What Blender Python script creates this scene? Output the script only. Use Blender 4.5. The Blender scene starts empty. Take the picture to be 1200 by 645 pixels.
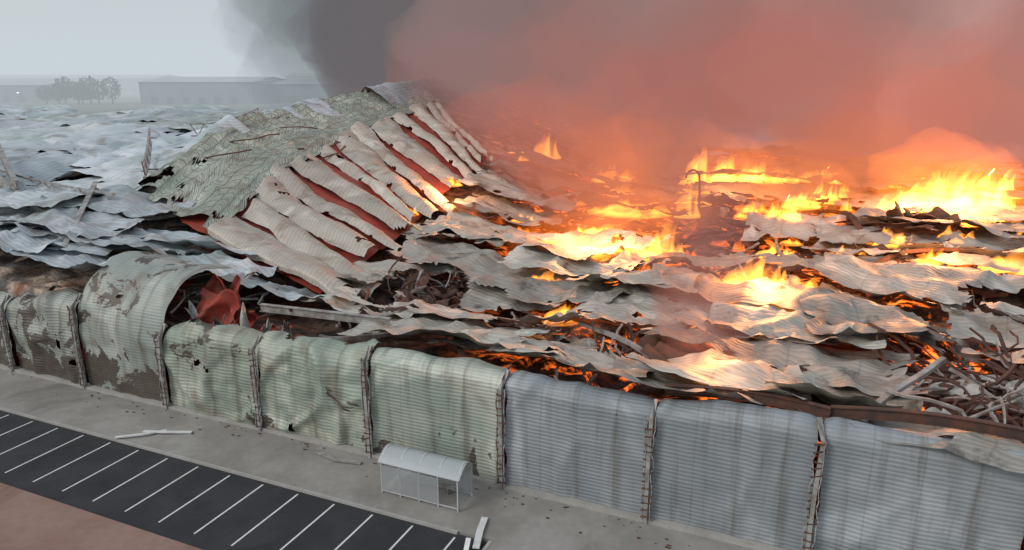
import bpy, math, random, bmesh
from mathutils import Vector, noise
random.seed(7)
R=random.random
def U(a,b): return a+(b-a)*R()
scene=bpy.context.scene
# ---------- frame of the warehouse: s runs along the facade, t goes into the building
AX=Vector((.9177,-.398,0)); BX=Vector((.398,.9177,0)); OR=Vector((0,37.05,0))
def W(s,t,z=0): return OR+AX*s+BX*t+Vector((0,0,z))
def WY(s,t): return 37.05-.398*s+.9177*t
def nz(x,y,z=0): return noise.noise(Vector((x,y,z)))
def fb(x,y,z=0): return nz(x,y,z)+.5*nz(x*2.1,y*2.1,z+5)+.25*nz(x*4.3,y*4.3,z+9)
def lut(tab,x):
    if x<=tab[0][0]: return tab[0][1:]
    for a,b in zip(tab,tab[1:]):
        if x<=b[0]:
            k=(x-a[0])/(b[0]-a[0]); return tuple(p+(q-p)*k for p,q in zip(a[1:],b[1:]))
    return tab[-1][1:]
def sm(a,b,x):
    k=max(0,min(1,(x-a)/(b-a))); return k*k*(3-2*k)
# ---------- node helper
class E:
    nt=None
    def __init__(s,k): s.k=k
    @staticmethod
    def m(op,*a,clamp=False):
        n=E.nt.nodes.new('ShaderNodeMath'); n.operation=op; n.use_clamp=clamp
        for i,v in enumerate(a):
            if isinstance(v,E): E.nt.links.new(v.k,n.inputs[i])
            else: n.inputs[i].default_value=v
        return E(n.outputs[0])
    def __add__(s,o): return E.m('ADD',s,o)
    __radd__=__add__
    def __mul__(s,o): return E.m('MULTIPLY',s,o)
    __rmul__=__mul__
    def __sub__(s,o): return E.m('SUBTRACT',s,o)
    def __rsub__(s,o): return E.m('SUBTRACT',o,s)
    def __truediv__(s,o): return E.m('DIVIDE',s,o)
def ramp01(x,a,b):
    n=E.nt.nodes.new('ShaderNodeMapRange'); n.interpolation_type='SMOOTHSTEP'
    E.nt.links.new(x.k,n.inputs[0]); n.inputs[1].default_value=a; n.inputs[2].default_value=b
    return E(n.outputs[0])
def noi(vec,scale,detail=3,dist=0,rough=.5):
    n=E.nt.nodes.new('ShaderNodeTexNoise'); n.inputs['Scale'].default_value=scale
    n.inputs['Detail'].default_value=detail; n.inputs['Distortion'].default_value=dist; n.inputs['Roughness'].default_value=rough
    if vec is not None: E.nt.links.new(vec.k,n.inputs['Vector'])
    return E(n.outputs[0])
def mapv(vec,loc=(0,0,0),rot=(0,0,0),sc=(1,1,1)):
    n=E.nt.nodes.new('ShaderNodeMapping'); E.nt.links.new(vec.k,n.inputs[0])
    n.inputs[1].default_value=loc; n.inputs[2].default_value=rot; n.inputs[3].default_value=sc
    return E(n.outputs[0])
def sep(vec):
    n=E.nt.nodes.new('ShaderNodeSeparateXYZ'); E.nt.links.new(vec.k,n.inputs[0]); return [E(o) for o in n.outputs]
def mix(f,a,b,mode='MIX'):
    n=E.nt.nodes.new('ShaderNodeMix'); n.data_type='RGBA'; n.blend_type=mode
    for i,v in ((0,f),(6,a),(7,b)):
        if isinstance(v,E): E.nt.links.new(v.k,n.inputs[i])
        elif i==0: n.inputs[0].default_value=v
        else: n.inputs[i].default_value=(*v,1)
    return E(n.outputs[2])
def newmat(name):
    m=bpy.data.materials.new(name); m.use_nodes=True; E.nt=m.node_tree
    b=m.node_tree.nodes['Principled BSDF']; return m,b
def setc(b,key,v):
    if isinstance(v,E): E.nt.links.new(v.k,b.inputs[key])
    elif isinstance(v,tuple): b.inputs[key].default_value=(*v,1)
    else: b.inputs[key].default_value=v
def tc(kind='Object'):
    n=E.nt.nodes.new('ShaderNodeTexCoord'); return E(n.outputs[kind])
def bump(b,h,st=.5,d=.1):
    n=E.nt.nodes.new('ShaderNodeBump'); n.inputs['Strength'].default_value=st; n.inputs['Distance'].default_value=d
    E.nt.links.new(h.k,n.inputs['Height']); E.nt.links.new(n.outputs[0],b.inputs['Normal'])
def tintnode():
    n=E.nt.nodes.new('ShaderNodeAttribute'); n.attribute_name='tint'; return E(n.outputs['Color'])

def plain(name,c1,c2,scale=.5,rough=.8,metal=0,bs=.3,bd=.05,sc=None,stain=None):
    m,b=newmat(name); v=tc()
    n=noi(v,scale,4,.3,.6); n2=noi(v,scale*9,2)
    c=mix(ramp01(n,.35,.65),c1,c2); c=mix(n2*.5,c,tuple(x*.55 for x in c1))
    if stain: c=mix(ramp01(noi(mapv(v,loc=(9,2,0)),stain,5,.8,.65),.52,.72)*.6,c,tuple(x*.35 for x in c1))
    setc(b,'Base Color',c); setc(b,'Roughness',rough); setc(b,'Metallic',metal)
    bump(b,noi(v,sc or scale*12,3),bs,bd); return m

def sheetmat(name,A,B,soot=.5,rib='u',per=.33,seam=1.2,peel=None,grid=None,rough=.55,ribd=.06,streak=.35,groove_=.3,seamk=.3,low=None,run=.5):
    m,b=newmat(name); uv=tc('UV'); v=tc(); x,y,_=sep(uv); 
    if rib=='u': x,y=y,x
    n=noi(v,.12,4,.6,.6)
    c=mix(ramp01(n,.38,.62),A,B)
    if streak: c=mix(noi(mapv(uv,sc=(.2,1.6,1) if rib!='u' else (1.6,.2,1)),1.0,2)*streak,c,tuple(k*.55 for k in A))
    c=mix(ramp01(noi(mapv(v,loc=(7,3,1)),.22,3,1.0),.52,.68)*.55,c,tuple(min(.7,k*1.35+.04) for k in B))
    if soot>.01: c=mix(ramp01(noi(mapv(v,loc=(3,9,4)),.35,4,.8),.54,.68)*.5,c,(.20,.14,.10))
    ribw=E.m('SINE',y*(2*math.pi/per))
    groove=ramp01(ribw*-1.0,.1,1.0)
    c=mix(groove*groove_,c,tuple(k*.30 for k in A))
    sx=E.m('FRACT',x/seam); line=ramp01(E.m('ABSOLUTE',sx-.5),.475,.495)
    c=mix(line*seamk,c,(.13,.13,.13))
    if grid:
        gx=ramp01(E.m('ABSOLUTE',E.m('FRACT',x/grid[0])-.5),.40,.45)
        gy=ramp01(E.m('ABSOLUTE',E.m('FRACT',y/grid[1])-.5),.40,.45)
        c=mix(E.m('MAXIMUM',gx,gy)*.6,c,grid[2])
    sn=noi(mapv(v,loc=(5,5,2)),.3,5,.5,.65)
    c=mix(ramp01(sn,.74-.26*soot,.88-.26*soot)*.85,c,(.045,.037,.033))
    if peel:
        pn=noi(mapv(v,loc=(1,4,8)),.33,6,.5,.65)
        if low:
            zz=sep(v)[2]; pn=pn+ramp01(zz*-1.0,-low,-low+3.5)*.16
        pm=ramp01(pn,peel,peel+.015)
        c=mix(pm,c,mix(noi(v,3,3),(.045,.035,.03),(.12,.10,.09)))
        st=ramp01(noi(mapv(uv,sc=(1.3,.10,1)),1.0,4,.3,.6),.47,.70)
        c=mix(st*run,c,(.09,.075,.06))
    c=mix(1.0,c,tintnode(),'MULTIPLY')
    setc(b,'Base Color',c); setc(b,'Roughness',rough); setc(b,'Metallic',.1)
    bump(b,ribw*.5+noi(v,1.6,2)*1.2,.6,ribd)
    return m

# ---------- mesh buffers
class Buf:
    def __init__(s): s.v=[];s.f=[];s.uv=[];s.c=[]
    def add(s,vs,fs,uvs=None,col=(1,1,1)):
        o=len(s.v); s.v+=[tuple(p) for p in vs]; s.f+=[tuple(i+o for i in f) for f in fs]
        s.uv+= uvs if uvs else [(p[0],p[1]) for p in vs]
        s.c+= col if isinstance(col,list) else [col]*len(vs)
    def box(s,c,d,rot=None,col=(1,1,1)):
        vs=[]
        for i in range(8):
            p=Vector(((i&1)-.5,((i>>1)&1)-.5,((i>>2)&1)-.5)); p=Vector((p.x*d[0],p.y*d[1],p.z*d[2]))
            if rot: p=AX*p.x+BX*p.y+Vector((0,0,p.z)) if rot=='b' else rot@p
            vs.append(Vector(c)+p)
        s.add(vs,[(0,2,3,1),(4,5,7,6),(0,1,5,4),(2,6,7,3),(0,4,6,2),(1,3,7,5)],None,col)
    def bar(s,pts,w,h,col=(1,1,1)):
        vs=[];fs=[];n=len(pts)
        for i,p in enumerate(pts):
            d=(pts[min(i+1,n-1)]-pts[max(i-1,0)]).normalized()
            up=Vector((0,0,1)) if abs(d.z)<.9 else BX
            a=d.cross(up).normalized(); b2=a.cross(d)
            for q,r in ((-1,-1),(1,-1),(1,1),(-1,1)): vs.append(p+a*q*w/2+b2*r*h/2)
            if i:
                o=4*(i-1)
                for k in range(4): fs.append((o+k,o+(k+1)%4,o+4+(k+1)%4,o+4+k))
        fs+=[(3,2,1,0),tuple(4*(n-1)+k for k in range(4))]
        s.add(vs,fs,None,col)
    def ibeam(s,a,b,h=.45,w=.25,col=(1,1,1),sag=0,n=6):
        pts=[a.lerp(b,i/n)-Vector((0,0,sag*math.sin(math.pi*i/n))) for i in range(n+1)]
        up=Vector((0,0,h/2))
        s.bar([p+up for p in pts],w,.05,col); s.bar([p-up for p in pts],w,.05,col); s.bar(pts,.04,h-.06,col)
    def truss(s,a,b,h=1.2,n=8,w=.12,col=(1,1,1),sag=0,up=Vector((0,0,1))):
        P=[a.lerp(b,i/n)-Vector((0,0,sag*math.sin(math.pi*i/n))) for i in range(n+1)]
        Q=[p+up*h for p in P]
        s.bar(P,w,w,col); s.bar(Q,w,w,col)
        for i in range(n):
            s.bar([P[i],Q[i+1]] if i%2 else [Q[i],P[i+1]],w*.6,w*.6,col)
    def obj(s,name,mat,parent=None,smooth=False):
        me=bpy.data.meshes.new(name); me.from_pydata(s.v,[],s.f)
        uvl=me.uv_layers.new(name='UVMap'); li=[0]*len(me.loops); me.loops.foreach_get('vertex_index',li)
        flat=[]
        for i in li: flat+=list(s.uv[i][:2])
        uvl.data.foreach_set('uv',flat)
        ca=me.color_attributes.new('tint','FLOAT_COLOR','POINT'); fl=[]
        for c in s.c: fl+=[c[0],c[1],c[2],1]
        ca.data.foreach_set('color',fl)
        if smooth: me.polygons.foreach_set('use_smooth',[True]*len(me.polygons))
        me.materials.append(mat); me.update()
        o=bpy.data.objects.new(name,me); scene.collection.objects.link(o)
        if parent: o.parent=parent
        return o
def empty(name):
    o=bpy.data.objects.new(name,None); scene.collection.objects.link(o); return o

# ---------- collapsed roof surface
RID=[(0,-46,8),(18,-49.5,10.5),(40,-57,16),(68,-62,18.2),(95,-59,20),(140,-58,20)]
VAL=[(0,-20,6),(12,-21,5),(26,-25,5.4),(45,-30,6.5),(73,-35.5,9),(140,-40,9)]
PLT=[(0,7.4),(12,9.4),(30,12.0),(50,13.2),(70,13.8),(120,14.5)]
def G(s,t):
    sr,zr=lut(RID,t); sv,zv=lut(VAL,t)
    if s>=sv:
        k=sm(0,14,s-sv); base=4.7+1.6*fb(s*.05,t*.07,3)+1.5*sm(8,0,t)
        z=zv*(1-k)+base*k
    elif s>sr:
        k=(s-sr)/(sv-sr); z=zr+(zv-zr)*(k**.85)
    else:
        L=lut(PLT,t)[0]+1.0*fb(s*.04,t*.05,1); k=sm(0,5,sr-s); z=zr*(1-k)+L*k
    return z
TANGLE=[(25,11,5,8),(-16,16,3.5,7),(-6,15,3,3),(3.4,8.6,1.4,3.6),(-30,4.5,3,2),(8,30,4,3),(30,30,5,3)]
def intangle(s,t): return any(((s-a)/c)**2+((t-b)/d)**2<1 for a,b,c,d in TANGLE)

def sheet(buf,P,nu,nv,seed,amp=.3,fold=.25,curl=.6,jag=.06,col=(1,1,1),hole=.0,drape=True,lu=None,lv=None,crum=.12,ef=.22,cut=False):
    vs=[];uv=[];fs=[];keep=[]
    a=P(0,0);b=P(1,0);c=P(0,1)
    lu=lu or math.dist(a[:2],b[:2]); lv=lv or math.dist(a[:2],c[:2])
    dr=(seed*1.7)%3.1; cd,sd_=math.cos(dr),math.sin(dr)
    for j in range(nv+1):
        for i in range(nu+1):
            u=i/nu; v=j/nv
            uu=u+jag*(nz(v*3.1,seed,1)*(1-u)+nz(v*3.1,seed,2)*u)
            vv=v+jag*1.6*(fb(u*lu*ef,seed,3)*(1-v)+fb(u*lu*ef,seed,4)*v)
            s,t,z=P(uu,vv)
            x=s*.25;y=t*.25
            d=amp*fb(x*.6,y*.9,seed)
            r=1-abs(nz(x*1.1+seed,y*.7,seed*2))*2.4
            d+=fold*max(0,r)**2
            r2=1-abs(nz(x*2.3+seed,y*2.3,seed*3))*2.5
            d+=fold*.35*max(0,r2)**3
            xr=(s*cd+t*sd_); yr=(-s*sd_+t*cd)
            d+=crum*(1-2.2*abs(nz(xr*.5,yr*.16,seed+3)))
            e=(1-v)
            d+=curl*(e**3)*(.4+1.4*nz(u*lu*ef,seed,7))
            d-=curl*.5*(v**4)
            g=G(s,t) if drape else 0
            vs.append(W(s,t,g+z+d)); uv.append((u*lu,v*lv))
            kk=nz(s*.45,t*.45,seed+11)+.55*max(abs(u-.5),abs(v-.5))*2
            if cut and intangle(s+.8*nz(s,t),t+.8*nz(t,s)): kk=9
            keep.append(kk)
    for j in range(nv):
        for i in range(nu):
            q=(j*(nu+1)+i,j*(nu+1)+i+1,(j+1)*(nu+1)+i+1,(j+1)*(nu+1)+i)
            if keep[q[0]]>(1-hole if hole else 5): continue
            fs.append(q)
    buf.add(vs,fs,uv,[tuple(col)]*len(vs))

# ---------- materials
m_slope=sheetmat('roof_sheet_cream',(.41,.40,.36),(.50,.49,.45),.4,'v',.6,3,ribd=.03,groove_=.2)
m_grid=sheetmat('rooflight_sheet',(.32,.36,.30),(.46,.48,.41),.3,'v',.8,2,grid=(1.9,1.9,(.10,.12,.09)))
m_white=sheetmat('roof_sheet_burnt_white',(.35,.34,.315),(.48,.465,.425),.66,'v',.42,4,ribd=.04,groove_=.25)
m_left=sheetmat('roof_sheet_green_grey',(.36,.43,.42),(.56,.61,.63),.3,'v',.5,2.5,ribd=.03,groove_=.25)
m_wall=sheetmat('wall_cladding_grey',(.24,.27,.285),(.31,.335,.35),.0,'v',.22,2.1,peel=.71,ribd=.006,streak=.3,seamk=.3,groove_=.2)
m_wallg=sheetmat('wall_cladding_green',(.27,.32,.28),(.39,.41,.35),.05,'v',.22,2.1,peel=.64,low=2.8,ribd=.006,streak=.3,seamk=.3,groove_=.2,run=.62)
m_wallb=sheetmat('wall_cladding_scorched',(.27,.31,.30),(.38,.40,.38),.05,'v',.22,2.1,peel=.57,low=5,ribd=.006,streak=.3,seamk=.3,groove_=.2,run=.62)
m_steel=plain('galvanised_steel',(.40,.40,.39),(.20,.17,.15),1.5,.6,.2)
m_rust=plain('rusted_steel',(.13,.055,.035),(.05,.035,.03),1.2,.85)
m_red=plain('red_oxide_panel',(.38,.045,.024),(.22,.05,.03),.6,.7,stain=.5)
m_white_paint=plain('white_paint',(.72,.73,.73),(.6,.6,.58),2,.5,0,.1)
m_conc=plain('concrete_paving',(.25,.235,.215),(.33,.32,.30),.25,.9,0,.25,.03,stain=.12)
m_asph=plain('asphalt',(.020,.021,.025),(.034,.034,.038),.4,.85,0,.4,.02,stain=.3)
m_kerb=plain('kerb_stone',(.33,.32,.30),(.4,.39,.37),1,.9)
m_pave=plain('red_paving',(.25,.15,.12),(.30,.19,.16),.3,.9,0,.2,.02,stain=.15)
m_ground=plain('ground',(.12,.13,.11),(.18,.18,.16),.02,.95)
m_rub,b=newmat('charred_rubble'); v=tc()
c=mix(ramp01(noi(v,.5,5,.4,.65),.4,.65),(.035,.028,.025),(.18,.12,.09)); c=mix(1.0,c,tintnode(),'MULTIPLY')
setc(b,'Base Color',c); setc(b,'Roughness',.95); bump(b,noi(v,1.5,5,.5,.7),.9,.6)
x,y,z=sep(v)
em=ramp01(noi(v,.45,4,.6,.65),.52,.67)*ramp01(x,-8,12)*ramp01(noi(v,.06,2),.38,.56)
b.inputs['Emission Color'].default_value=(1,.16,.02,1); setc(b,'Emission Strength',em*3.2)
m_rub.cycles.emission_sampling='NONE'

WH=empty('burning_warehouse')
YMAX=166
# ---------- rubble bed
B=Buf(); s0,s1,t0,t1=-175,130,.6,150; ns=305; ntt=150
vs=[];cc=[];fs=[];out=[]
for j in range(ntt+1):
    for i in range(ns+1):
        s=s0+(s1-s0)*i/ns; t=t0+(t1-t0)*j/ntt
        sr=lut(RID,t)[0]; sv=lut(VAL,t)[0]
        z=G(s,t)-1.0+.6*fb(s*.4,t*.4,2)
        if intangle(s,t): z-=.8
        if t<1.5: z-=1.5
        out.append(s<sr-6 and WY(s,t)>YMAX)
        vs.append(W(s,t,max(.5,z)))
        cc.append((4,4.6,4.8) if s<-32 and R()<.6 else ((1.6,.9,.7) if R()<.3 else (1,1,1)))
for j in range(ntt):
    for i in range(ns):
        a=j*(ns+1)+i
        if not out[a]: fs.append((a,a+1,a+ns+2,a+ns+1))
B.add(vs,fs,None,cc); B.obj('rubble_bed',m_rub,WH)
# ---------- big slope
def patch(a,bb):
    R_=lut([(0,-49.5,18,10.5),(.33,-57,40,16),(.66,-62,68,18.2),(1,-59,95,20)],a)
    V_=lut([(0,-21,11,5.2),(.33,-24.5,26,5.4),(.66,-30,46,6.6),(1,-35.5,73,9)],a)
    k=max(0,bb); z=R_[2]+(V_[2]-R_[2])*(k**.85)+.9*math.sin(k*7+a*3)*k*(1-min(1,k))
    return (R_[0]+(V_[0]-R_[0])*k, R_[1]+(V_[1]-R_[1])*k, z+.6)
B=Buf()
def Pl(u,v): 
    p=patch(v,.1+.88*u); return (p[0],p[1],p[2]-.25)
sheet(B,Pl,30,60,8,.4,.1,.0,.01,(1,1,1),0,False,20,80)
B.obj('red_roof_liner',m_red,WH,True)
B=Buf()
def Pg(u,v): return patch(v,u*(.50-.24*v)-.02)[:2]+(patch(v,u*(.50-.24*v)-.02)[2]+.2,)
sheet(B,Pg,50,90,8,.4,.3,.3,.04,(1,1,1),.06,False,20,80)
B.obj('roof_rooflight_band',m_grid,WH,True)
B=Buf()
edges=[-.04,.09,.17,.28,.35,.45,.51,.62,.69,.79,.85,.92,.96,1.0]
gaps=[.0,.004,.022,.014,.030,.018,.028,.014,.026,.016,.024,.016,.016]
for k,(e0,e1) in enumerate(zip(edges,edges[1:])):
    gap=gaps[k]; lo=1.05+.07*math.sin(k*2.1); sg=.5+.35*R(); ph=R()*6
    def Ps(u,v,e0=e0,e1=e1,gap=gap,k=k,lo=lo,sg=sg,ph=ph):
        gg=gap*(.4+.9*v)
        a=e0+gg+(e1-e0-gg)*u+.012*math.sin(v*3.4+k*1.3)+.003*math.sin(v*9+ph)*(1-u); b0=.45-.23*max(0,e0)+.03*math.sin(k*1.7); bb=b0+(lo-b0)*v
        p=patch(a,bb); return (p[0],p[1],p[2]+.1+sg*math.sin(math.pi*min(1,max(0,u)))+.3*math.sin(v*5+ph)*v)
    g=U(.82,1.12)
    sheet(B,Ps,14,50,8+k*.13,.4,.18,.0,.008,(g*1.05,g*.98,g*.92),.02,False,7,25,crum=.12)  # warm tint puts reflected fire glow into the strip colour
B.obj('roof_strip_sheets',m_slope,WH,True)
# ---------- left plateau roof sheets, long bays running back
B=Buf(); s=-165
while s<-44:
    w=U(9,13); t=1.8+U(0,5)
    while t<125:
        L=U(16,34); sc=s+w*.5
        if sc<lut(RID,t+L*.4)[0]+1 and WY(sc,t+L*.8)<YMAX+6 and R()<.96:
            an=U(-.1,.1); g=U(.8,1.2); cu=U(-.2,.5); arc=U(.8,1.9)
            def P(u,v,s=s,t=t,w=w,L=L,an=an,arc=arc):
                x=w*1.1*(1-v)+.5*math.sin(u*L*.2+s); y=u*L; return (s+x*math.cos(an)-y*math.sin(an),t+x*math.sin(an)+y*math.cos(an),.1+arc*math.sin(math.pi*min(1,max(0,v))))
            f=.6 if s<-100 else 1
            sheet(B,P,int(L*1.6*f),int(22*f),R()*90,.35,.25,cu,.04,(g,g*U(.98,1.04),g*U(.98,1.1)),U(0,.07),crum=.1,ef=.12)
        t+=L*U(.8,1.0)
    s+=w
for (s,t,w,d,z0,an) in ((-47,2,10,9,.4,.3),(-40,8,12,6,.5,.35),(-39,2.5,7,6,.5,-.1),(-28,6.5,9,5,.3,.15),(-35,7,9,5,.6,.1),(-58,3,13,9,.5,.1),(-68,5,12,10,.5,-.1),(-66,1.2,20,6,1.0,.05),(-52,1.0,11,5.5,1.0,.05),(-44,.9,10,5,.9,.05),(-50,4.5,10,7,1.2,.15),(-42,5,9,6,1.0,.1),(-60,7,11,9,1.3,.1),(-52,10,11,8,.9,.2)):
    def P(u,v,s=s,t=t,w=w,d=d,z0=z0,an=an):
        x=u*w;y=v*d; return (s+x*math.cos(an)-y*math.sin(an),t+x*math.sin(an)+y*math.cos(an),z0+.5*(1-v))
    g=U(.85,1.15); sheet(B,P,30,20,R()*90,.5,.5,.5,.07,(g,g*.99,g*1.03),.03,crum=.2,ef=.14)
B.obj('roof_remains_sheets',m_left,WH,True)
# ---------- right collapsed sheets
B=Buf()
t=2.2
while t<130:
    s=lut(VAL,t)[0]+U(-1,3)
    dep=U(5,9)*(1+t*.006)
    while s<105:
        w=U(8,26); sc=s+w/2
        if R()<.80:
            an=U(-.30,.22); g=U(.68,1.15); zo=U(0,.9); wa=U(0,6); ti=U(-.2,1.3)
            if R()<.22: g*=.4
            def P(u,v,s=s,t=t,w=w,d=dep*U(1.15,1.5),an=an,zo=zo,wa=wa,ti=ti):
                x=u*w; y=v*d+.9*math.sin(u*w*.16+wa); return (s+x*math.cos(an)-y*math.sin(an),t+x*math.sin(an)+y*math.cos(an),.1+zo+ti*(1-v))
            f=1 if t<70 else .5
            sheet(B,P,int(w*2.6*f),int(20*f)+4,R()*90,.5,.45,U(-.2,1.0),.07,(g*1.02,g*.99,g*.96),U(0,.2),crum=.16,ef=.10,cut=True)
        s+=w*U(.8,1.08)
    t+=dep*.92
B.obj('collapsed_roof_sheets',m_white,WH,True)
B=Buf()
for (s,t,w,d,z0) in ((-13,1.6,12,9,.9),(-2,1.4,9,6,.7),(6,1.5,9,7,.8),(13,2.2,6,8,.8),(-24,13,6,8,.6),(-12,24,12,8,1.0),(8,14,11,7,.9),(-4,20,10,6,1.2),(36,8,12,9,.9),(-26,30,12,9,.5),(-20,7,9,5,.7)):
    def P(u,v,s=s,t=t,w=w,d=d,z0=z0): return (s+u*w,t+v*d+.5*math.sin(u*3),z0+.5*(1-v))
    g=U(1.0,1.2); sheet(B,P,int(w*3),24,R()*90,.6,.5,.5,.08,(g*1.0,g*1.0,g*.96),.05,crum=.15,ef=.12,cut=True)
B.obj('draped_roof_sheets',m_white,WH,True)
# ---------- facade
SE=[-101.8,-93.4,-85,-76.6,-68.2,-59.8,-51.4,-43,-34.8,-26.4,-18,-9.4,-.5,7.8,15.7,24.4,32.8,41.2,49.6]
HT=[7,7,7,7,7,7,6.4,6.1,7.2,6.0,6.4,7.0,6.9,6.7,7.2,7.3,7.2,7.2,7.2]
def facade(k):
    a,b_=SE[k]+.12,SE[k+1]-.12; h0,h1=HT[k],HT[k+1]; arch=(k==8); dam=k in (7,9,10)
    if arch: h1=6.8
    rr=4.6 if arch else (1.2 if k<11 else .8)
    bow=U(.08,.24) if k<11 else U(.06,.14); sd=R()*50; B=Buf(); nu=44; rows=190; vs=[];uv=[];fs=[]
    for i in range(nu+1):
        u=i/nu; s=a+(b_-a)*u
        H=h0+(h1-h0)*u+ (2.4 if arch else 0)
        H+=(.25 if k<11 else .08)*math.sin(math.pi*u)*(1 if k%2 else -.5)+.14*nz(u*4,sd,1)-.12*sm(.06,0,min(u,1-u))+(.5*nz(u*2.6,sd,8) if dam else 0)
        lw=.35; vert=H-rr-lw; L=vert+rr*math.pi/2+(.6 if not arch else 2.5)
        for j in range(rows+1):
            l=L*j/rows
            if l<vert: y,z,ny,nzv=0,lw+l,-1,0
            else:
                th=(l-vert)/rr
                if th<math.pi/2: y=rr*(1-math.cos(th)); z=H-rr+rr*math.sin(th); ny,nzv=-math.cos(th),math.sin(th)
                else: y=rr+(l-vert-rr*math.pi/2); z=H-.25*(y-rr); ny,nzv=0,1
            v=l/L; out=bow*max(0,math.sin(math.pi*u))**.6*max(0,math.sin(math.pi*min(1,v*1.15)))+(.24 if dam else .09)*fb(s*.35,l*.35,sd)
            out+=(.3 if dam else .12)*max(0,1-abs(nz(s*.25,l*.2,sd+3))*5)
            rib=.010*math.sin(2*math.pi*l/.22)
            edge=.25*sm(.12,0,min(u,1-u))*nz(l*.9,sd,5)
            vs.append(W(s+edge*(1 if u<.5 else -1),y+ny*(out+rib),z+nzv*(out+rib))); uv.append((u*(b_-a),l))
    for i in range(nu):
        for j in range(rows):
            q=i*(rows+1)+j
            l=j/rows
            if nz(i*.2,l*5,sd+9)*(1 if dam else (.6 if l>.85 else 0))+max(0,l-.8)*(2.6 if dam else 1.6)>.66: continue
            fs.append((q,q+rows+1,q+rows+2,q+1))
    g=U(.9,1.08)
    B.add(vs,fs,uv,(g,g*1.0,g*(1.02 if k>10 else .97)))
    B.obj('wall_cladding_panel',(m_wallb if k in(6,7,8) else m_wallg) if k<=11 else m_wall,WH,True)
for k in range(len(SE)-1): facade(k)
B=Buf(); B2=Buf()
for s,h in zip(SE,HT):
    B.bar([W(s,-.3,0),W(s,-.35,h*.5),W(s+U(-.15,.15),-.3,h-.6),W(s+U(-.2,.2),.5,h+.1)],.2,.3)
    for side in (-1,1):
        pts=[W(s+side*(.22+.14*nz(z*1.5,s,side)),-.42+.12*nz(z*2,s,side+3),z) for z in [i*.35 for i in range(1,int(h/.35))]]
        B.bar(pts,.05,.1)
    z=.5
    while z<h-.8:
        B2.bar([W(s-.26,-.45,z),W(s+.26,-.45,z+U(-.1,.25))],.07,.07); z+=.42
B.obj('wall_columns',m_steel,WH); B2.obj('wall_column_brackets',m_rust,WH)
B=Buf(); B.box(W(-26,-.1,.17),(152,.5,.34),'b'); B.obj('wall_plinth',m_kerb,WH)
B=Buf(); B.box(W(-26,.9,2.6),(152,.15,4.8),'b'); B.obj('inner_wall',m_red,WH)
B=Buf()
for (a,b_,z0,z1) in ((8,16,6.9,7.2),(16,25,7.2,7.6),(25,34,7.5,7.6)):
    B.ibeam(W(a,1.8,z0),W(b_,1.6,z1),.5,.3,(1,1,1),-.3)
B.obj('eaves_beam',m_rust,WH)
# ---------- structural debris
B=Buf();C=Buf()
def scatter(n,sc,tc_,rs,rt,lmin,lmax,zup,w0=.05,w1=.22):
    for _ in range(n):
        s=sc+random.gauss(0,.5)*rs; t=max(1.5,tc_+random.gauss(0,.5)*rt); an=U(0,math.pi); L=U(lmin,lmax); el=U(-.25,.7)*zup
        p=W(s,t,G(s,t)+U(-.8,.4)); d=(AX*math.cos(an)+BX*math.sin(an))*math.cos(el)+Vector((0,0,math.sin(el)))
        bend=Vector((U(-1,1),U(-1,1),U(-.6,.6)))*L*.22
        pts=[p+d*L*q/7+bend*math.sin(math.pi*q/7)+Vector((nz(q,s),nz(q,t),nz(q,s,t)))*.25 for q in range(8)]
        (B if R()<.6 else C).bar(pts,U(w0,w1),U(w0,w1))
scatter(100,25,11,7,9,1.5,5,.8); scatter(50,-16,16,4,8,1.5,4,1.0); scatter(24,-6,15,4,4,1,3,.8); scatter(20,3.4,8.6,1.5,4,1.5,3,1.5)
scatter(40,-30,5,7,3,2,5,.6); scatter(40,-52,35,9,20,3,8,.35); scatter(80,10,35,50,50,1.5,5,.5); scatter(15,-60,70,25,60,3,8,.3)
scatter(28,22,30,40,40,7,14,.25,.2,.36); scatter(14,8,30,4,4,1.5,4,1); scatter(16,30,30,5,4,1.5,4,1); scatter(14,-58,14,12,12,7,13,.2,.2,.4)
for (a,b_,h) in (((-75,16,13),(-47,14,10.5),1.4),((-66,9,10.5),(-43,10,8.6),.9),((-60,30,15),(-50,20,12.5),1.6),((-62,38,15),(-54,42,17),1.5)):
    C.truss(W(*a),W(*b_),h,10,.2,(1,1,1),.6)
C.ibeam(W(-80,20,14),W(-44,7,9.8),.9,.5); C.ibeam(W(-52,16,12.2),W(-41,4,9),.7,.45)
C.ibeam(W(-90,30,16),W(-58,12,12.4),.8,.5); C.ibeam(W(-22,5,6.6),W(-11,5,7),.5,.35)
B.obj('twisted_rusty_beams',m_rust,WH); C.obj('twisted_pale_beams',m_steel,WH)
B=Buf();C=Buf();D=Buf()
def shard(buf,s,t,z,w,h,an,le,seed,col=(1,1,1)):
    n=14; vs=[];fs=[];uv=[]
    d=AX*math.cos(an)+BX*math.sin(an); q=Vector((-d.y,d.x,0))
    for j in range(n+1):
        for i in range(n+1):
            u=i/n-.5;v=j/n
            tap=1-.6*v*abs(nz(seed,1,2)*2+.3)
            o=.35*w*(fb(u*2,v*2,seed))+le*v*h*(1+v)
            vs.append(W(s,t,z)+d*(u*w*tap+.3*w*nz(v*2,seed))+q*o+Vector((0,0,v*h*(1-.35*v)*(1+.6*nz(u*3,seed,4))))); uv.append((u*w,v*h))
    for j in range(n):
        for i in range(n):
            a=j*(n+1)+i; fs.append((a,a+1,a+n+2,a+n+1))
    buf.add(vs,fs,uv,col)
for _ in range(24): s=U(-20,-12);t=U(9,24); shard(random.choice((B,B,C)),s,t,G(s,t)-1,U(1.5,4),U(1.2,3.2),U(0,3),U(-.7,.7),R()*99)
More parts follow.
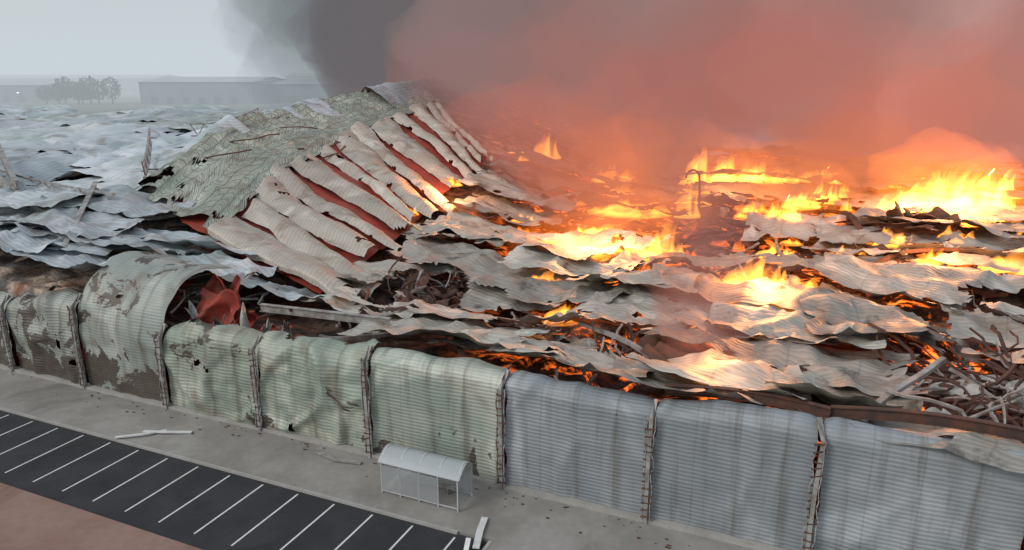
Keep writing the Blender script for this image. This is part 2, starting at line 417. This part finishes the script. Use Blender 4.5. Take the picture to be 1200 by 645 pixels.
for _ in range(34): s=U(19,32);t=U(3,20); shard(random.choice((B,C)),s,t,G(s,t)-1,U(1.2,3.5),U(1,2.2),U(0,3),U(-1,1),R()*99)
for _ in range(12): s=U(-36,-27);t=U(4,8); shard(random.choice((D,C)),s,t,G(s,t)-1,U(1.5,4),U(1,2.4),U(0,3),U(-1,1),R()*99)
for (s,t,w,h,an) in ((-24.6,3.2,3.2,4.0,.2),(-22.3,3.0,2.4,3.0,-.2),(-20,3.5,3,2.2,.1),(-26,5,3,4.6,.5)): shard(D,s,t,G(s,t)-1.4,w,h,an,.1,R()*99,(.7,.7,.7))
for (s,t) in ((-25.2,2.4),(-23.4,2.3),(-21.2,2.4),(-19.5,2.6),(-18,3)): shard(C,s,t,G(s,t)-1.2,.8,3.2,U(.5,1.5),U(-.2,.2),R()*99)
for _ in range(100): s=U(-5,80);t=U(6,90); shard(random.choice((B,B,C)),s,t,G(s,t)-.5,U(2,5),U(.8,2.4),U(0,3),U(-1,1),R()*99)
B.obj('charred_sheet_shards',m_rust,WH,True); C.obj('bent_sheet_shards',m_white,WH,True); D.obj('red_sheet_shards',m_red,WH,True)
def todst(x,y):
    v=Vector((x,y,0))-OR; return v.dot(AX),v.dot(BX)
B=Buf()
for (x,y,w,h) in ((45,82,7,5),(38,61,6,3),(42,58,4,2.5)):
    s,t=todst(x,y)
    for q in range(4): shard(B,s+U(-2,2),t+U(-1,1),4,w*U(1,1.6),h*U(.8,1.1),U(-.5,.6),U(-.5,.8),R()*99)
B.obj('charred_roof_mound',m_rust,WH,True)
B=Buf(); x,y=24.5,95
pts=[Vector((x,y,4)),Vector((x+.1,y,7)),Vector((x-.1,y,9.5))]+[Vector((x-.1-.9+.9*math.cos(a),y,9.7+1.1*math.sin(a))) for a in [i*math.pi/7 for i in range(8)]]
B.bar(pts,.25,.25); B.obj('bent_steel_post',m_rust,WH)

# ---------- ground works
def flat(name,s0,s1,t0,t1,z,mat,seg=1):
    B=Buf(); B.add([W(s0,t0,z),W(s1,t0,z),W(s1,t1,z),W(s0,t1,z)],[(0,1,2,3)]); return B.obj(name,mat)
B=Buf(); B.add([Vector((x,y,0)) for x,y in ((-4000,-1500),(4000,-1500),(4000,6000),(-4000,6000))],[(0,1,2,3)]); B.obj('ground',m_ground)
B=Buf(); B.box(W(0,-2.3,.06),(220,5.2,.12),'b'); B.box(W(55,-14,.058),(108,18.2,.12),'b'); B.obj('pavement',m_conc)
B=Buf(); B.box(W(-50.2,-4.98,.065),(98.6,.18,.15),'b'); B.box(W(.98,-11,.065),(.18,12,.15),'b'); B.obj('kerb',m_kerb)
flat('car_park',-110,.9,-22,-5.0,.008,m_asph)
B=Buf()
for k in range(-26,1):
    s=-.9+k*2.5
    w=.055; z=.013
    B.add([W(s-w,-10.4,z),W(s+w,-10.4,z),W(s+w,-5.3,z),W(s-w,-5.3,z)],[(0,1,2,3)])
B.obj('parking_bay_markings',m_white_paint)
B=Buf(); B.box(W(-55,-16.3,.05),(112,10,.12),'b'); B.obj('red_footpath',m_pave)

# ---------- barrel roof shelter
SH=empty('smoking_shelter')
m_glass,b=newmat('clear_polycarbonate'); setc(b,'Base Color',(.40,.43,.45)); setc(b,'Roughness',.25); b.inputs['Alpha'].default_value=.5
m_roofp,b=newmat('frosted_roof'); setc(b,'Base Color',(.36,.40,.42)); setc(b,'Roughness',.3); b.inputs['Alpha'].default_value=.85
m_frame=plain('shelter_frame_grey',(.5,.51,.52),(.42,.43,.44),2,.5,0,.1)
FR=Buf();GL=Buf();RF=Buf()
sa,sb,ta,tb=-6.5,-1.7,-3.4,-1.7; hh=1.9
for i in range(5):
    s=sa+(sb-sa)*i/4
    arc=[W(s,ta+(tb-ta)*q/10,.12+hh+.55*math.sin(math.pi*q/10)) for q in range(11)]
    FR.bar([W(s,ta,.12),W(s,ta,.12+hh)],.07,.07); FR.bar([W(s,tb,.12),W(s,tb,.12+hh)],.07,.07); FR.bar([p+Vector((0,0,.06)) for p in arc],.08,.1)
for t in (ta,tb):
    for z in (.3,hh+.12): FR.bar([W(sa,t,z),W(sb,t,z)],.06,.06)
vs=[];fs=[]
for q in range(13):
    for s in (sa-.15,sb+.15):
        vs.append(W(s,ta-.1+(tb-ta+.2)*q/12,.17+hh+.58*math.sin(math.pi*q/12)))
for q in range(12): fs.append((2*q,2*q+1,2*q+3,2*q+2))
RF.add(vs,fs)
GL.add([W(sa,tb+.05,.35),W(sb,tb+.05,.35),W(sb,tb+.05,hh),W(sa,tb+.05,hh)],[(0,1,2,3)])
GL.add([W(sa,ta-.05,.35),W(sa+3.6,ta-.05,.35),W(sa+3.6,ta-.05,hh),W(sa,ta-.05,hh)],[(0,1,2,3)])
for s in (sa-.05,sb+.05): GL.add([W(s,ta,.35),W(s,tb,.35),W(s,tb,hh),W(s,ta,hh)],[(0,1,2,3)])
FR.obj('frame',m_frame,SH); GL.obj('side_panels',m_glass,SH); RF.obj('barrel_roof',m_roofp,SH,True)
B=Buf(); B.box(W(-4,-2,.55),(3.5,.35,.06),'b'); B.box(W(-5,-2,.33),(.06,.3,.42),'b'); B.box(W(-3,-2,.33),(.06,.3,.42),'b'); B.obj('bench',m_steel,SH)
def plank(pts,w,h,mat,name='metal_flashing_strip'):
    B=Buf(); B.bar(pts,w,h); B.obj(name,mat)
plank([W(-25.8,-5.0,.25),W(-24.4,-4,.3),W(-23.6,-2.9,.22)],.2,.08,m_white_paint)
plank([W(-24.9,-3.6,.2),W(-23.4,-3.2,.28),W(-21.9,-2.4,.2)],.25,.07,m_white_paint)
plank([W(.6,-5.9,.2),W(.2,-4.6,.26),W(-.1,-3.4,.2)],.35,.08,m_white_paint)
plank([W(.2,-6.2,.1),W(.1,-5.7,.5)],.25,.1,m_white_paint)
plank([W(-13,-1.2,.2),W(-11,-1.6,.25),W(-9.4,-1.3,.2)],.3,.07,m_steel)
B=Buf()
for _ in range(130):
    s=U(-45,30);t=-.5-abs(random.gauss(0,.9)); z=.12 if t>-4.8 else .02
    r=U(.02,.09); B.box(W(s,t,z+r*.3),(r*U(1,3),r,r*.6),'b')
B.obj('ground_debris',m_rust)

# ---------- distance
m_shed=plain('shed_cladding',(.12,.16,.20),(.16,.20,.25),.05,.7)
m_shedr=plain('shed_roof',(.35,.38,.40),(.30,.32,.34),.05,.7)
m_door=plain('shed_door',(.05,.06,.07),(.07,.08,.09),.2,.6)
m_lamp,b=newmat('floodlight'); b.inputs['Emission Color'].default_value=(1,.95,.85,1); b.inputs['Emission Strength'].default_value=4
def shed(x,y,w,d,h,an):
    P=empty('distribution_shed'); 
    c,s_=math.cos(an),math.sin(an)
    def T(a,b,z): return Vector((x+a*c-b*s_,y+a*s_+b*c,z))
    B=Buf(); B.add([T(-w/2,0,0),T(w/2,0,0),T(w/2,d,0),T(-w/2,d,0),T(-w/2,0,h),T(w/2,0,h),T(w/2,d,h),T(-w/2,d,h)],[(0,1,5,4),(1,2,6,5),(2,3,7,6),(3,0,4,7)]); B.obj('walls',m_shed,P)
    B=Buf(); r=h+d*.04
    B.add([T(-w/2-1,-1,h+.1),T(w/2+1,-1,h+.1),T(w/2+1,d/2,r),T(-w/2-1,d/2,r),T(w/2+1,d+1,h+.1),T(-w/2-1,d+1,h+.1)],[(0,1,2,3),(3,2,4,5)]); B.obj('roof',m_shedr,P)
    B=Buf(); L=Buf(); k=-w/2+8
    while k<w/2-8:
        B.add([T(k,-.3,0),T(k+5,-.3,0),T(k+5,-.3,5),T(k,-.3,5)],[(0,1,2,3)])
        if R()<.25: L.add([T(k,-.6,7),T(k+1.2,-.6,7),T(k+1.2,-.6,7.6),T(k,-.6,7.6)],[(0,1,2,3)])
        k+=12
    B.obj('dock_doors',m_door,P); 
    if L.v: L.obj('wall_lights',m_lamp,P)
shed(-425,600,100,80,13,.05); shed(-235,560,85,90,16,-.03); shed(-165,590,60,80,14,.02); shed(-120,650,120,90,14,0); shed(-560,900,260,100,16,0); shed(-150,1000,300,100,18,0)
m_leaf=plain('tree_foliage',(.04,.05,.032),(.08,.085,.05),.3,.9)
B=Buf()
for k in range(8):
    cx=-345+k*7+U(-3,3); cy=555+U(-8,8); h=U(13,21)
    B.bar([Vector((cx,cy,0)),Vector((cx+.5,cy,h*.6))],.8,.8)
    for _ in range(500):
        d=Vector((random.gauss(0,1),random.gauss(0,1),random.gauss(0,1))).normalized()*(U(.3,1)**.5)
        p=Vector((cx+d.x*7,cy+d.y*7,h*.58+d.z*h*.42)); a=U(0,3);q=Vector((math.cos(a),math.sin(a),U(-1,1)))*.7; r=Vector((U(-1,1),U(-1,1),1)).normalized()*.7
        B.add([p-q,p+r,p+q,p-r],[(0,1,2,3)])
B.obj('distant_trees',m_leaf)

# ---------- haze, smoke and fire as uniform gas volumes inside shaped bodies; haze and smoke emit instead of scattering light
def gas(name,col,dens,emis):
    m=bpy.data.materials.new(name); m.use_nodes=True; nt=m.node_tree; nt.nodes.clear()
    out=nt.nodes.new('ShaderNodeOutputMaterial'); em=nt.nodes.new('ShaderNodeEmission')
    em.inputs['Color'].default_value=(*col,1); em.inputs['Strength'].default_value=emis
    if dens>0:
        ab=nt.nodes.new('ShaderNodeVolumeAbsorption'); ab.inputs['Color'].default_value=(0,0,0,1); ab.inputs['Density'].default_value=dens
        ad=nt.nodes.new('ShaderNodeAddShader'); nt.links.new(ab.outputs[0],ad.inputs[0]); nt.links.new(em.outputs[0],ad.inputs[1]); nt.links.new(ad.outputs[0],out.inputs['Volume'])
    else: nt.links.new(em.outputs[0],out.inputs['Volume'])
    return m
B=Buf(); B.box((0,2400,46),(7000,4300,98)); B.obj('atmospheric_haze',gas('haze_air',(.58,.65,.68),.0020,.0020))
SM=empty('smoke_plume')
def billow_mesh(seed,sub=4):
    me=bpy.data.meshes.new('smoke_billow'); bm=bmesh.new(); bmesh.ops.create_icosphere(bm,subdivisions=sub,radius=1.0)
    for v in bm.verts:
        p=v.co.copy(); q=p*1.3+Vector((seed*7,0,0))
        r=1+.38*noise.noise(q)+.26*abs(noise.noise(q*2.3))+.16*abs(noise.noise(q*5))
        v.co=p*r
    bm.to_mesh(me); bm.free(); me.polygons.foreach_set('use_smooth',[True]*len(me.polygons)); me.materials.append(None); return me
BM=[billow_mesh(i) for i in range(8)]
rs=random.Random(11)
def RU(a,b): return a+(b-a)*rs.random()
def smoke_glow_col(x,y,z):  # fire glow and daylight put into the smoke's emission colour by position
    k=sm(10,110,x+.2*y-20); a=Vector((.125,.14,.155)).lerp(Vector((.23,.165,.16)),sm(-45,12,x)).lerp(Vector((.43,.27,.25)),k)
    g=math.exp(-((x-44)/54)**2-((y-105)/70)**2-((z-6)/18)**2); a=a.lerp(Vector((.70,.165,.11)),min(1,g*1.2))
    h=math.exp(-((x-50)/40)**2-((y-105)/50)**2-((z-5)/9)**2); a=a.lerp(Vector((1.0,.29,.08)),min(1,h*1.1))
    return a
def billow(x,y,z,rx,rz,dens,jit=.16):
    c=smoke_glow_col(x,y,z)*RU(1-jit,1+jit*.7); m=gas('smoke_gas_glow',tuple(c),dens,dens)
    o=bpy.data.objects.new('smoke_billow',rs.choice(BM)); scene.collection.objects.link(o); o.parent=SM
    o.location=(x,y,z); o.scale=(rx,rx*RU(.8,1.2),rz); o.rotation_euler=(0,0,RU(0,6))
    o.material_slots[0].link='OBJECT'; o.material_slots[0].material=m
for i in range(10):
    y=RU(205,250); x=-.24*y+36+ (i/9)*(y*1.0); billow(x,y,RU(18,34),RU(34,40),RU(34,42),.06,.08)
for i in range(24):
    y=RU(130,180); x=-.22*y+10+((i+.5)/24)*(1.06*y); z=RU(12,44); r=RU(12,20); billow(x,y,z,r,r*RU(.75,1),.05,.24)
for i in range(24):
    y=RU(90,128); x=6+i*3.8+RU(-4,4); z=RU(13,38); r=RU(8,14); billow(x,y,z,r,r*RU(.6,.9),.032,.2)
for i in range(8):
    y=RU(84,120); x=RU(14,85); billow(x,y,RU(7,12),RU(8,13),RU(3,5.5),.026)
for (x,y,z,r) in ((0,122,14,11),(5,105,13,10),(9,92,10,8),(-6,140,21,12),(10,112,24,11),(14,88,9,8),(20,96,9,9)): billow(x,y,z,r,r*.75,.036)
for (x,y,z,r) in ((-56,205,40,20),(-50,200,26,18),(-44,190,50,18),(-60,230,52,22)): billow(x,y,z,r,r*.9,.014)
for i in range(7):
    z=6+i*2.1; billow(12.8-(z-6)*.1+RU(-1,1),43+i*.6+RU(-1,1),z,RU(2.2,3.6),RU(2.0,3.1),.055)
# flames
FI=empty('fire')
GF=[gas('flame_gas',(1,.30,.035),0,2.4),gas('flame_gas_deep',(1,.17,.015),0,1.8)]
GH=gas('flame_halo_glow',(1,.20,.025),0,.06)  # added glowing body imitates the bloom around large flames
def flame_mesh(seed,peaks):
    n=46; vs=[];fs=[]
    def H(x,y):
        e=max(0,1-(x*x+y*y)); q=1-abs(nz(x*peaks+seed,y*peaks,seed))*2.0; q2=1-abs(nz(x*peaks*2.3,y*peaks*2.3+seed,seed+4))*2.2; hole=sm(-.35,.05,nz(x*2.2+seed,y*2.2,seed+8))
        return (e**.7)*hole*(.02+.60*max(0,q)**1.7+.22*max(0,q2)**2)
    for j in range(n+1):
        for i in range(n+1):
            a=i/n*2-1; b=j/n*2-1
            x=a*math.sqrt(1-b*b/2); y=b*math.sqrt(1-a*a/2)
            h=H(x*.999,y*.999)
            vs.append((x+.30*h*h+.10*math.sin(h*9+x*5)*h,y+.12*math.sin(h*7+y*4)*h,h))
    m_=len(vs)
    for j in range(n+1):
        for i in range(n+1):
            a=i/n*2-1; b=j/n*2-1
            vs.append((a*math.sqrt(1-b*b/2),b*math.sqrt(1-a*a/2),-.04))
    for j in range(n):
        for i in range(n):
            a=j*(n+1)+i; fs.append((a,a+1,a+n+2,a+n+1)); fs.append((m_+a,m_+a+n+1,m_+a+n+2,m_+a+1))
    for i in range(n):
        for (p,q) in ((i,i+1),(n*(n+1)+i+1,n*(n+1)+i),((i+1)*(n+1),i*(n+1)),(i*(n+1)+n,(i+1)*(n+1)+n)):
            fs.append((q,p,m_+p,m_+q))
    me=bpy.data.meshes.new('flame'); me.from_pydata(vs,[],fs); me.polygons.foreach_set('use_smooth',[True]*len(fs)); me.materials.append(None); return me
FM=[flame_mesh(i*3.7+.5,2.0) for i in range(6)]; FS=[flame_mesh(i*5.1+.2,1.1) for i in range(4)]
def flame(x,y,z,rx,rz,ry=None,small=False,deep=False):
    o=bpy.data.objects.new('flame',rs.choice(FS if small else FM)); scene.collection.objects.link(o); o.parent=FI
    s,t=todst(x,y); o.location=(x,y,G(s,t)+.4); o.scale=(rx,ry or rx*.8,rz*1.5); o.rotation_euler=(0,0,RU(-.5,.5))
    o.material_slots[0].link='OBJECT'; o.material_slots[0].material=GF[1 if deep else 0]
    if rx>2.9:
        h=bpy.data.objects.new('flame_halo',rs.choice(BM)); scene.collection.objects.link(h); h.parent=FI
        h.location=(x,y,G(s,t)+rz*.5); h.scale=(rx*1.2,rx*1.0,rz*1.1+.6); h.material_slots[0].link='OBJECT'; h.material_slots[0].material=GH
FL=[(5.5,72,5.8,4.0,2.4),(10.5,71,5.6,4.2,2.4),(15.6,72,6.2,2,3.6),(19.1,55.7,6,2.9,3),(23,58,6,2.6,1.8),(32.6,87,6.2,3.0,3),(34.2,127,8,5.5,6),(38,124,8,5,4),(57,95,7.5,7,6),(63,98,7,5.5,5),(51,94,7,4,4),
(17.6,126,7,4,3),(6,130,8,2.8,4),(16,96,5.6,6,1.6),(4,54,5.6,1.8,1.1),(43.6,61.3,5.6,2.8,2),(36.5,61.5,6.5,2.4,2.2),(42,120,7,5,3),(50,118,6.5,4,2),(41.2,78.3,5.8,2.6,1.6),(48.3,78.3,5.8,2.4,1.6),
(14.5,49.7,5.8,1.8,1.2),(-12.4,84,6.8,1.6,1.1),(-8.5,100,8,1.8,1.2),(11.9,38.8,6.8,1.6,.9),(22.8,93.8,6.5,1.8,4),(72,108,7,4,4),(70,86,6,3.4,2.4),(26,104,6.3,2.8,2),(40,100,6.3,2.8,2),(11,85,5.8,2.8,1.3),(3,63,5.6,2,1.2),(28,75,5.6,2.6,1.4),(8,80,6,2.5,1.5),(17,110,6,2.7,2),(28,112,6,2.7,2),(46,106,7,3.4,3),(33,70,6,2.2,1.5)]
for f in FL: flame(*f,small=f[3]<3)
for i in range(58):
    x=RU(0,80);y=RU(54,130); flame(x,y,0,RU(.6,1.9),RU(.6,1.7),None,True,i%2)
def lamp(x,y,z,p,r=1.5):
    l=bpy.data.lights.new('fire_light','POINT'); l.energy=p; l.color=(1,.36,.11); l.shadow_soft_size=r
    o=bpy.data.objects.new('fire_light',l); scene.collection.objects.link(o); o.location=(x,y,z); o.parent=FI
for a in ((8,71,9,8000),(20,56,8.5,5500),(57,93,13,28000),(33,110,12,18000),(38,64,9,5500),(12,39.8,8,1300),(-8,92,10,5000)): lamp(*a)

# ---------- light
w=bpy.data.worlds.new('World'); scene.world=w; w.use_nodes=True; nt=w.node_tree; E.nt=nt
sk=nt.nodes.new('ShaderNodeTexSky'); sk.sky_type='NISHITA'; sk.sun_disc=False; sk.sun_elevation=math.radians(38); sk.sun_rotation=math.radians(-120); sk.air_density=1; sk.dust_density=4
c=mix(.6,E(sk.outputs[0]),(6.4,6.9,7.2))
nt.links.new(c.k,nt.nodes['Background'].inputs[0]); nt.nodes['Background'].inputs[1].default_value=.115
l=bpy.data.lights.new('sun','SUN'); l.energy=1.1; l.angle=math.radians(18); l.color=(1,.98,.95)
o=bpy.data.objects.new('sun',l); scene.collection.objects.link(o); o.rotation_euler=(math.radians(52),0,math.radians(-60))
cam=bpy.data.cameras.new('camera'); cam.lens=25.7; cam.sensor_width=36; cam.clip_end=9000
co=bpy.data.objects.new('camera',cam); scene.collection.objects.link(co); co.location=(0,0,23); co.rotation_euler=(math.radians(74.5),0,0); scene.camera=co
scene.view_settings.view_transform='Standard'; scene.view_settings.look='None'; scene.view_settings.exposure=0
